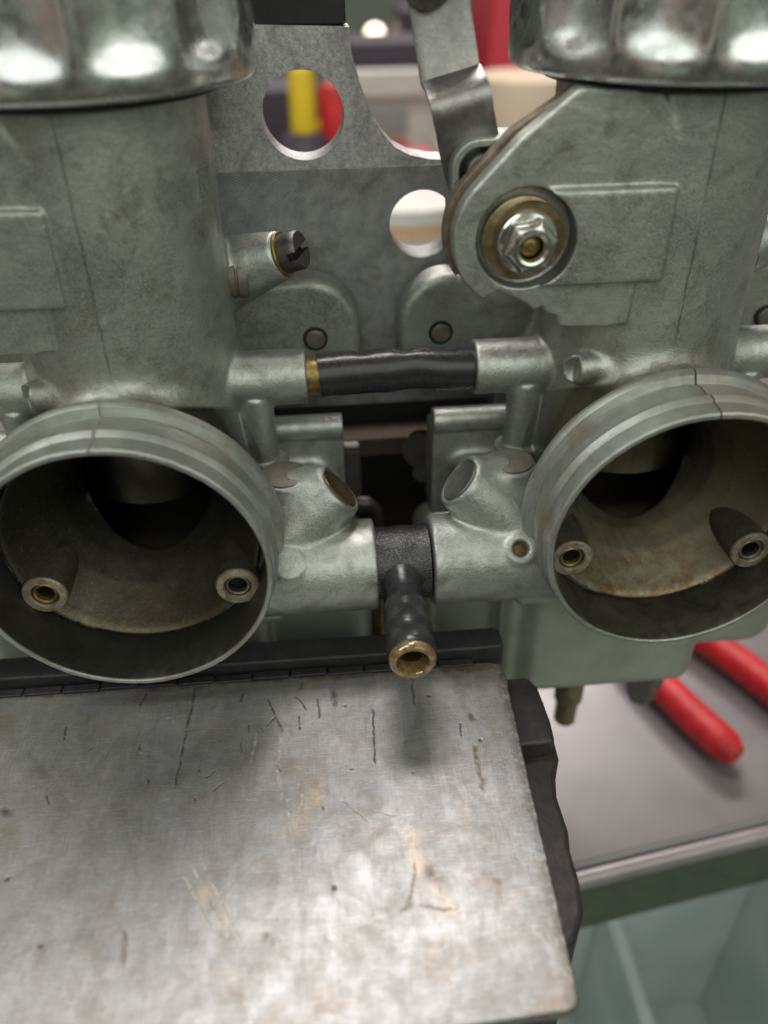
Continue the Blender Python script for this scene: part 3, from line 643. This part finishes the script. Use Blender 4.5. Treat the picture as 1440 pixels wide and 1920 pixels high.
    def bar(a0, b0, a1, b1, wd=.028):
        dv = Vector((a1-a0, b1-b0)); L = dv.length; dv /= L; pv = Vector((-dv.y, dv.x))*wd
        pts = [(a0-pv.x, b0-pv.y), (a1-pv.x, b1-pv.y), (a1+pv.x, b1+pv.y), (a0+pv.x, b0+pv.y)]
        return [q3(p[0], p[1], -.05) for p in pts] + [q3(p[0], p[1], .035) for p in pts]
    V = []; F = []
    segs = [(-.22, -.28, .22, -.28), (.22, -.28, .22, .28), (.22, .28, -.22, .28), (-.22, .28, -.22, -.28), (-.09, -.17, -.09, .17), (-.09, .17, .07, .15), (.07, .15, .09, .05), (.09, .05, -.09, .0), (-.02, .0, .1, -.17)]
    for sg in segs:
        b = len(V); V += bar(*sg); F += [tuple(b+i for i in f) for f in ((4, 5, 6, 7), (0, 1, 5, 4), (1, 2, 6, 5), (2, 3, 7, 6), (3, 0, 4, 7))]
    mesh('casting_mark', V, F, M_castL, root, True)
    # float bowl
    Bw = SDF((-5.0, 1.8, -7.2), (5.2, 7.3, -2.6), .07)
    Bw.box((-2.52, 2.15, -6.74), (2.35, 6.9, -2.98), .52, 0)
    Bw.box((-4.75, 2.95, -6.5), (1.0, 6.6, -2.98), .6, .2)
    Bw.box((-3.0, 2.35, -6.6), (1.0, 6.6, -2.98), .3, .15)
    Bw.box((-1.0, 2.95, -6.5), (5.0, 6.6, -2.98), .85, .15)
    Bw.box((-2.75, 2.0, -3.3), (2.75, 6.95, -2.97), .12, .12)
    bowl = Bw.mesh('float_bowl', M_bowl, root)
    dp = lathe('drain_plug', [(0, -9.0), (.3, -9.0), (.33, -8.95), (.33, -8.0), (.42, -8.0), (.42, -6.5), (0, -6.5)], (0, 0, 0), (0, 0, 1), M_yzinc, bowl, 24)
    dp.location = (-.25, 4.0, -.95)
    dp2 = lathe('bowl_screw', [(0, -9.35), (.40, -9.3), (.44, -9.2), (.44, -8.7), (.56, -8.7), (.56, -6.2), (0, -6.2)], (2.05, 4.1, 0), (0, 0, 1), M_plug, bowl, 6)
    return root
carb = build_carb()
carb.location = (-5.5, 0, 0)
tag(carb, 'left carburettor with dark oily intake bell and a boxed letter cast high on its barrel', 'carburetor', 'carburetors side by side')
carb2 = copy_tree(carb); carb2.location = (5.5, 0, 0)
tag(carb2, 'right carburettor with cracked rusty intake bell and bright hex nut on its lug', 'carburetor', 'carburetors side by side')
for ch in [o for o in COL.objects if o.parent == carb2]:
    nm = ch.name.split('.')[0]
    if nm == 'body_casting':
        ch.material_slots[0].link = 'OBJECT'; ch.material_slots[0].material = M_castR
    if nm == 'bell_mouth':
        ch.material_slots[0].link = 'OBJECT'; ch.material_slots[0].material = M_bellR
        ch['label'] = 'bell mouth with a dark crack across its top'
    if nm == 'gallery_plug':
        ch.material_slots[0].link = 'OBJECT'; ch.material_slots[0].material = M_greyplug
# ================================================================== BETWEEN THE CARBS
h = empty('crossover_hose', (-1.6, 4.2, 1.95)); tag(h, 'black rubber hose joining the two carburettors with brass showing at its left end', 'hose')
def hr(t, a):
    tp = max(0., math.sin(a+1.2))
    return .49 - .02*t - (.14*math.exp(-((t-.29)/.045)**2) + .09*math.exp(-((t-.55)/.04)**2) + .04*math.exp(-((t-.8)/.05)**2))*tp - .085*math.exp(-((t-.62)/.12)**2)*max(0., -math.sin(a+1.2)) + .012*math.exp(-((t-.45)/.05)**2)
tube('hose_body', [(3.42*i/60+.02, .0 + .03*math.sin(i/9), .05*math.sin(i/60*math.pi*1.0)-.02) for i in range(61)], hr, M_rubber, h, 40)
tube('brass_tube', [(-.35, 0, 0), (0, 0, 0), (.4, 0, 0)], [.40, .40, .40], M_brass, h)
t = empty('tee_fitting', (-.07, 1.8, -1.5)); tag(t, 'black rubber tee between the two carburettors with a wet amber open end', 'tee fitting')
tube('cross_tube', [(x, 0, 0) for x in np.linspace(-.66, .62, 14)], lambda q, a: .80 + .012*math.sin(q*14) + (.02 if q < .08 or q > .92 else 0), M_wet, t, 48)
lathe('outlet_spigot', [(.50, .4), (.46, .75), (.40, .95), (.37, 1.15), (.395, 1.35), (.44, 1.5), (.445, 1.62), (.415, 1.75), (.42, 1.9), (.475, 2.05), (.49, 2.2), (.46, 2.32), (.45, 2.45), (.475, 2.55), (.49, 2.72), (.485, 2.84), (.45, 2.92), (.34, 2.92), (.32, 2.8), (.31, 2.0), (.31, .6)], (0, 0, 0), (-.02, -1, -.01), M_rubber, t, 48, True)
lathe('outlet_rim', [(.29, 2.80), (.30, 3.0), (.33, 3.05), (.41, 3.05), (.455, 2.99), (.46, 2.90), (.30, 2.6)], (0, 0, 0), (-.02, -1, -.01), M_amber, t, 48, True)
lathe('outlet_bore', [(0, 2.2), (.32, 2.2), (.315, 2.85), (.30, 2.85), (.28, 2.40), (.15, 2.34), (0, 2.33)], (0, 0, 0), (-.02, -1, -.01), M_darkamber, t, 40)
# mounting bracket plate behind
b = empty('mounting_bracket', (0, 7, 0)); tag(b, 'speckled grey alloy bracket plate with round holes behind the carburettors', 'bracket')
outl = [(-3.9, 8.3), (-2.9, 8.36), (-.50, 8.27), (-.47, 7.8), (-.33, 7.3), (-.16, 6.85)] + [(.0, 6.5), (.18, 6.22), (.42, 5.97), (.75, 5.80), (1.2, 5.70), (1.9, 5.66), (6.8, 5.7), (7.2, 5.0), (7.2, -.3), (-7.2, -.3), (-7.2, 8.2)]
prism('plate', outl, 0.0, .8, 'xz', M_bracket, b, 0, hole=[arc(-1.55, 6.65, .88, 0, 345, 46), arc(1.04, 4.30, .76, 0, 345, 46)], seg=2)
prism('lower_face', [(-7.1, 5.57), (7.1, 5.60), (7.1, -.2), (-7.1, -.2)], -.05, .3, 'xz', M_bracket, b, 0, hole=[arc(1.04, 4.30, .77, 0, 345, 46)])
box('top_block', (-2.42, .15, 8.30), (-.56, 1.6, 10.2), M_black, b, .05)
tag(box('cross_rail', (-2.2, 7.75, -2.4), (2.4, 8.6, -1.8), simple('brown_rail', (.13, .10, .075), None, (.4, .6), .3), None, .05), 'brown metal rail seen low through the gap between the carburettors', 'rail')
tag(box('shade_block', (-6, 8.7, -7), (6, 10.5, -.2), M_black, None, .1), 'black filler block standing for the deep shade behind the tee fitting', 'block')  # black block added to make the gap behind read dark
tag(box('side_post', (-1.05, 6.3, -3.4), (-.62, 6.8, -1.3), simple('post_metal', (.12, .11, .10), None, (.4, .6), .5), None, .04), 'thin dark upright post beside the left carburettor block', 'post')
tag(tube('bent_pipe', [(-.85, 5.9, -2.72), (-.5, 5.85, -2.72), (-.36, 5.85, -2.78), (-.25, 5.85, -2.92), (-.20, 5.85, -3.2), (-.18, 5.85, -4.0)], [.2, .2, .15, .15, .15, .15], M_screw, None, 20), 'small bright bent pipe behind the tee fitting', 'pipe')
tag(tube('overflow_tube', [(-.42, 3.4, -2.2), (-.42, 3.4, -3.0), (-.42, 3.4, -5.6)], [.12, .12, .17], M_yzinc, None, 16), 'thin yellowish upright overflow tube just left of the rubber outlet', 'tube')
k = empty('throttle_link', (1.0, 6.2, -1.4)); tag(k, 'dark oily throttle link with round screw heads left of the right carburettor', 'throttle link')
lathe('link_drum', [(0, -.25), (.4, -.25), (.48, -.18), (.48, .2), (0, .2)], (0, 0, .1), (-.4, -1, .2), M_iron, k, 32)
lathe('link_screw', [(0, -.45), (.17, -.44), (.2, -.38), (.2, 0), (0, 0)], (-.12, -.1, .15), (-.4, -1, .2), M_screw, k, 24)
lathe('link_screw', [(0, -.4), (.2, -.4), (.24, -.34), (.24, 0), (0, 0)], (-.02, -.1, -.62), (-.4, -1, .2), M_screw, k, 24)
# choke lever strap
s = empty('choke_lever', (1.4, 4, 6)); tag(s, 'dark bent steel strap lever standing in front of the right carburettor lug', 'lever')
rows = [((.20, 4.4, 9.6), (1.32, 4.4, 9.5)), ((.36, 4.3, 8.86), (1.44, 4.3, 8.80)), ((.60, 4.22, 7.58), (1.65, 4.22, 7.84)), ((.62, 4.17, 7.53), (1.67, 4.17, 7.79)), ((.65, 4.02, 7.47), (1.70, 4.02, 7.73)), ((.68, 3.84, 7.38), (1.73, 3.84, 7.64)), ((.70, 3.74, 7.30), (1.76, 3.74, 7.56)), ((.73, 3.69, 7.2), (1.79, 3.69, 7.46)), ((.77, 3.70, 7.02), (1.82, 3.70, 7.30)), ((.98, 3.86, 6.2), (1.98, 3.86, 6.8)), ((1.14, 3.92, 5.72), (2.2, 3.92, 6.0)), ((1.50, 3.98, 5.3), (2.1, 3.98, 5.4))]
V = []; F = []; NS = 6
for (a, c) in rows:
    a = Vector(a); c = Vector(c)
    for i in range(NS+1): V.append(a.lerp(c, i/NS) - Vector((1.4, 4, 6)))
for i in range(len(rows)-1):
    for j in range(NS): q = i*(NS+1)+j; F.append((q, q+1, q+NS+2, q+NS+1))
so = mesh('strap', V, F, M_strap, s, True, auto=80)
m = so.modifiers.new('solid', 'SOLIDIFY'); m.thickness = .13; m.offset = 1
m = so.modifiers.new('bevel', 'BEVEL'); m.width = .03; m.segments = 2; m.angle_limit = R(50)
lathe('lever_screw', [(0, 0), (.42, 0), (.46, .03), (.46, .12), (.2, .16), (0, .16)], (.67-1.4, 4.1-4, 9.18-6), (0, -1, 0), M_screw, s, 40)
# ================================================================== VISE
v = empty('bench_vise', (-3, 0, -9)); tag(v, 'dark cast iron vise jaw under the aluminium sheet', 'vise')
ol = [(-9.8, .45), (2.95, .30), (3.04, .05), (3.00, -.5), (2.99, -1.15), (2.97, -1.5), (2.78, -1.95), (2.68, -2.4), (2.7, -3.2), (2.62, -3.6), (2.62, -4.2), (2.52, -4.8), (2.22, -5.3), (1.6, -5.6), (-9.8, -5.6)]
ja = prism('front_jaw', [(x+3, y) for x, y in ol], 9-10, 9-4.4, 'xy', M_iron, v, .12, seg=3)
jb = prism('jaw_step', [(x+3, y) for x, y in [(-9.8, .48), (2.7, .40), (2.86, .1), (2.9, -.9), (2.86, -1.42), (2.55, -1.46), (-9.8, -1.46)]], 9-4.45, 9-3.95, 'xy', M_iron, v, .10, seg=3)
tooth_me = None
for i in range(14):
    x0 = -9.6 + i*.82
    if tooth_me is None:
        o = box('jaw_tooth', (-.392, -.10, -.9), (.392, .10, 0), M_tooth, v, .025); o.location = (x0+3, .66+.0, 9-3.88); tooth_me = o
    else:
        o = tooth_me.copy(); COL.objects.link(o)
        o.location = (x0+3, .66 - .013*i*.9 + random.uniform(-.012, .012), 9-3.88+random.uniform(-.02, .02)); 
box('rear_filler_block', (-6.8, 7.4, -3), (6.1, 12, 4.2), M_iron, v, .15)  # dark block added to shut off the bright bench behind the bowls
p = prism('jaw_pad', [(-9.8, .95), (1.6, .78), (2.12, .78), (2.2, .86), (2.2, 1.3), (2.1, 1.42), (-9.8, 1.62)], -6.5, -3.32, 'xy', M_pad, None, .06, seg=3)
tag(p, 'black rubber pad strip between the vise jaw and the carburettor bowls', 'jaw pad')
# aluminium sheet lying on the jaw
pl = []
rnd = random.Random(8)
def edge(a, c, n, amp):
    out = []
    for i in range(n):
        tt = i/n; q = Vector(a).lerp(Vector(c), tt); d = (Vector(c)-Vector(a)).normalized(); nn = Vector((-d.y, d.x))
        q += nn*(rnd.uniform(-amp, amp) if i else 0); out.append((q.x, q.y))
    return out
pl += edge((-12.5, .80), (2.02, .50), 70, .014) + [(2.06, .42), (2.07, .12), (2.11, .02), (2.10, -.12), (2.07, -.3)] + edge((2.07, -.35), (1.80, -6.5), 60, .010) + [(1.78, -6.6), (1.70, -6.70), (1.58, -6.73)] + edge((1.5, -6.74), (-12.5, -7.2), 30, .012) + [(-12.5, -7.2)]
pt = prism('aluminium_sheet', pl, -3.76, -3.5, 'xy', M_plate, None, .035, seg=2)
tag(pt, 'large scratched bare aluminium sheet lying on the vise jaw', 'metal sheet')
# modelled gouges: short dark burr-edged grooves in the sheet
# ================================================================== BENCH AND THINGS ON IT
bz = -14
bench = empty('workbench', (11.8, 1.9, bz), R(8.2)); tag(bench, 'grey steel topped workbench with green front edge', 'workbench')
def mk_bench():
    B = NB('bench_top'); n = B.noise(.12, 5, .6)
    return B.fin(B.mix(B.ramp(n, .35, .65), (.27, .255, .26), (.20, .19, .195)), B.ramp(B.noise(.4, 4), .3, .7, .3, .42), .35, B.bump(B.noise(3, 4), .1, .02))
M_bench = mk_bench()
def mk_edge():
    B = NB('bench_edge'); n = B.noise(.5, 4)
    return B.fin(B.mix(B.ramp(n, .35, .65), (.42, .385, .39), (.33, .30, .305)), .35, .5)
box('bench_surface', (-75, .5, -1.2), (95, 100, 0), M_bench, bench, .2)
box('bench_edge_highlight', (-75, 0, -.6), (95, .48, 0), mk_edge(), bench, .2)  # paler strip: the highlight along the bench edge put into the colour
box('bench_fascia', (-75, .12, -3.2), (95, .8, -.62), M_green, bench, .05)
pr = empty('pliers', (12.05, 4.75, bz)); tag(pr, 'pliers with two red grips lying on the bench under the right carburettor', 'pliers')
for i, (a, c) in enumerate((((9.75, 11.4), (11.75, 5.75)), ((12.0, 13.0), (15.3, 6.4)))):
    a, c = Vector(a), Vector(c); d = c-a; n_ = Vector((-d.y, d.x)).normalized(); sgn = -1 if i == 0 else 1
    pts = []
    for j in range(17):
        tt = j/16; q = a.lerp(c, tt) + n_*sgn*.18*math.sin(tt*math.pi)
        pts.append((q.x-12, q.y-6, .75))
    rr = [.62]*17; rr[0] = .5; rr[14:] = [.63, .58, .36]
    tube('grip', pts, rr, M_red, pr, 24)
lathe('pliers_joint', [(0, 0), (1.5, 0), (1.6, .1), (1.6, 1.0), (1.5, 1.2), (0, 1.2)], (-2.2, 9, 0), (0, 0, 1), M_strap, pr, 32)
prism('pliers_nose', [(-3.6, 9.5), (-1.0, 9.8), (-2.4, 15), (-3.4, 15)], .1, 1.1, 'xy', M_strap, pr, .1)
# plastic bin below the bench edge
def mk_bin():
    B = NB('bin_plastic'); n = B.noise(.2, 4)
    return B.fin(B.mix(B.ramp(n, .35, .65), (.85, .90, .88), (.66, .74, .74)), .28, 0, Transmission_Weight=.2, IOR=1.3)
M_bin = mk_bin()
bn = empty('storage_bin', (8, -2, -38)); tag(bn, 'pale bluish translucent plastic bin below the bench edge', 'bin')
box('bin_floor', (-13, -15, 0), (9, 9, .6), M_bin, bn, .2)
box('bin_back', (-13, 8.6, .6), (9, 9, 17), M_bin, bn, .15); box('bin_front', (-13, -15, .6), (9, -14.6, 17), M_bin, bn, .15)
box('bin_side', (-13, -14.6, .6), (-12.6, 8.6, 17), M_bin, bn, .15); box('bin_side', (8.6, -14.6, .6), (9, 8.6, 17), M_bin, bn, .15)
box('bin_rim', (8.4, -15.3, 17), (10.2, 9.6, 17.5), simple('rim', (.5, .56, .53), None, (.3, .4)), bn, .15)
box('bin_divider', (1.6, -14.6, .6), (2.2, 8.6, 12), M_bin, bn, .15)
# ---- far background
M_wall = simple('wall_paint', (.26, .30, .27), (.22, .26, .24), (.6, .8), 0, .02)
M_floor = simple('floor_paint', (.24, .24, .21), (.15, .16, .14), (.4, .6), 0, .04)
tag(box('floor', (-400, -300, -86), (400, 400, -85), M_floor, None, 0), kind='structure')
tag(box('wall', (-400, 240, -85), (400, 246, 220), M_wall, None, 0), kind='structure')
def bottle(x, y, hgt, r, mat, capm, label, cat, capr):
    e = empty('bottle', (x, y, bz)); tag(e, label, cat)
    lathe('bottle_body', [(0, 0), (r*.9, 0), (r, .3), (r, hgt*.72), (r*.8, hgt*.8), (r*.5, hgt*.84), (0, hgt*.84)], (0, 0, 0), (0, 0, 1), mat, e, 32)
    lathe('bottle_cap', [(0, hgt*.84), (capr, hgt*.84), (capr, hgt*1.12), (capr*.8, hgt*1.16), (0, hgt*1.16)], (0, 0, 0), (0, 0, 1), capm, e, 24)
M_yel = simple('yellow_plastic', (.85, .60, .02), None, (.3, .4)); M_purp = simple('purple_grey', (.06, .045, .07), None, (.5, .6))
M_beige = simple('beige_plastic', (.62, .50, .36), (.5, .38, .27), (.4, .6), 0, .1); M_white = simple('white_plastic', (.75, .73, .68), None, (.3, .5))
M_peach = simple('peach_plastic', (.80, .52, .30), None, (.3, .5)); M_orange = simple('orange_plastic', (.75, .33, .06), None, (.3, .5)); M_brownw = simple('brown_card', (.36, .19, .12), None, (.5, .7))
M_pink = simple('red_drawer', (.75, .06, .09), None, (.3, .5))
bottle(-1.55, 56, 13.6, 2.4, M_purp, M_yel, 'blurred dark bottle with broad yellow cap seen through the upper bracket hole', 'bottle', 1.0)
bottle(.95, 57, 12.5, 1.5, M_red, M_red, 'blurred red bottle seen at the right of the upper bracket hole', 'bottle', 1.25)
tag(box('dark_crate', (-9, 66, bz), (-.2, 74, -1.0), M_purp, None, .3), 'dark purplish crate behind the yellow and red bottles', 'crate')
tag(box('red_can', (-2.6, 58, bz), (-.6, 60, bz+7.9), M_red, None, .3), 'short dark red can low in the upper bracket hole', 'can')
cb = empty('drawer_cabinet', (6, 75, bz-3.4)); tag(cb, 'small white drawer cabinet with red fronts between bracket and strap lever', 'cabinet')
box('cabinet_top', (-5, -1, 14.2), (6.5, 10, 16.6), M_white, cb, .3); box('cabinet_frame', (-4.8, .3, 0), (6.3, 10, 14.1), M_white, cb, .2)
for zz in (1.2, 4.4, 7.6): box('drawer', (-4, -.3, zz), (2.6, .25, zz+2.7), M_pink, cb, .15)
box('drawer', (-4, -.3, 11), (2.6, .25, 13.2), simple('grey_drawer', (.35, .37, .36), None), cb, .15)
tag(box('cable_box', (3.0, 76, bz+13.3), (13.5, 84, bz+15.4), M_purp, None, .3), 'dark box standing on the white drawer cabinet', 'box')
lp = empty('bench_lamp', (7.6, 100, bz)); tag(lp, 'small lit warm round lamp in the far background', 'lamp')
ml = NB('lit_lamp'); ml.fin((1, .8, .6), .5, 0, Emission_Color=(1., .78, .60), Emission_Strength=4.0)
lathe('lamp_stem', [(0, 0), (2, 0), (2, .5), (.4, .8), (.4, 12), (0, 12)], (0, 0, 0), (0, 0, 1), M_strap, lp, 24)
lathe('lamp_bulb', [(0, 12), (.9, 12.4), (1.3, 13.4), (.9, 14.6), (0, 15)], (0, 0, 0), (0, 0, 1), ml.m, lp, 24)
tg = empty('canister', (16.2, 58, bz)); tag(tg, 'large beige canister behind the strap lever', 'canister')
lathe('canister_body', [(0, 0), (4.3, 0), (4.6, .4), (4.6, 13.6), (4.2, 14.6), (0, 14.8)], (0, 0, 0), (0, 0, 1), M_beige, tg, 40)
tag(box('cardboard_box', (17.5, 48, bz), (26, 54, bz+11), M_brownw, None, .3), 'brown cardboard box right of the beige canister', 'box')
tag(box('red_toolbox', (15.9, 72, bz), (34, 84, bz+24), M_pink, None, .6), 'red toolbox beyond the beige canister beside the chrome cap', 'toolbox')
wt = empty('white_tub', (4.6, 44, bz)); tag(wt, 'white tub with peach band under its lid seen through the lower bracket hole', 'tub')
lathe('tub_body', [(0, 0), (4.4, 0), (4.8, .4), (5.0, 8.0), (0, 8.0)], (0, 0, 0), (0, 0, 1), M_white, wt, 40)
lathe('tub_lid', [(0, 8.9), (5.2, 8.9), (5.2, 9.8), (0, 10.2)], (0, 0, 0), (0, 0, 1), M_white, wt, 40)
lathe('tub_band', [(0, 8.02), (5.1, 8.02), (5.1, 8.88), (0, 8.88)], (0, 0, 0), (0, 0, 1), M_peach, wt, 40)
tag(box('orange_case', (36, 50, bz), (52, 60, bz+6.5), M_orange, None, .4), 'orange case at the far right behind the right carburettor', 'case')

tag(box('white_carton', (3.2, 62, bz), (6.4, 66, bz+7.4), M_white, None, .2), 'small white carton low behind the bracket cut-out', 'carton')
tag(box('red_carton', (6.6, 60, bz), (9.0, 63, bz+8.6), M_pink, None, .2), 'small red carton beside the white carton behind the strap lever', 'carton')
tag(box('dark_tool_case', (9.6, 90, bz), (17, 98, bz+17), M_purp, None, .3), 'tall dark case standing behind the strap lever', 'case')
bottle(11.2, 66, 11.5, 1.2, M_white, simple('green_cap', (.05, .3, .1)), 'blurred white bottle with green cap beside the strap lever', 'bottle', .7)
bottle(-.5, 62, 9.5, .8, M_orange, M_yel, 'small orange bottle low between the dark and red bottles', 'bottle', .5)
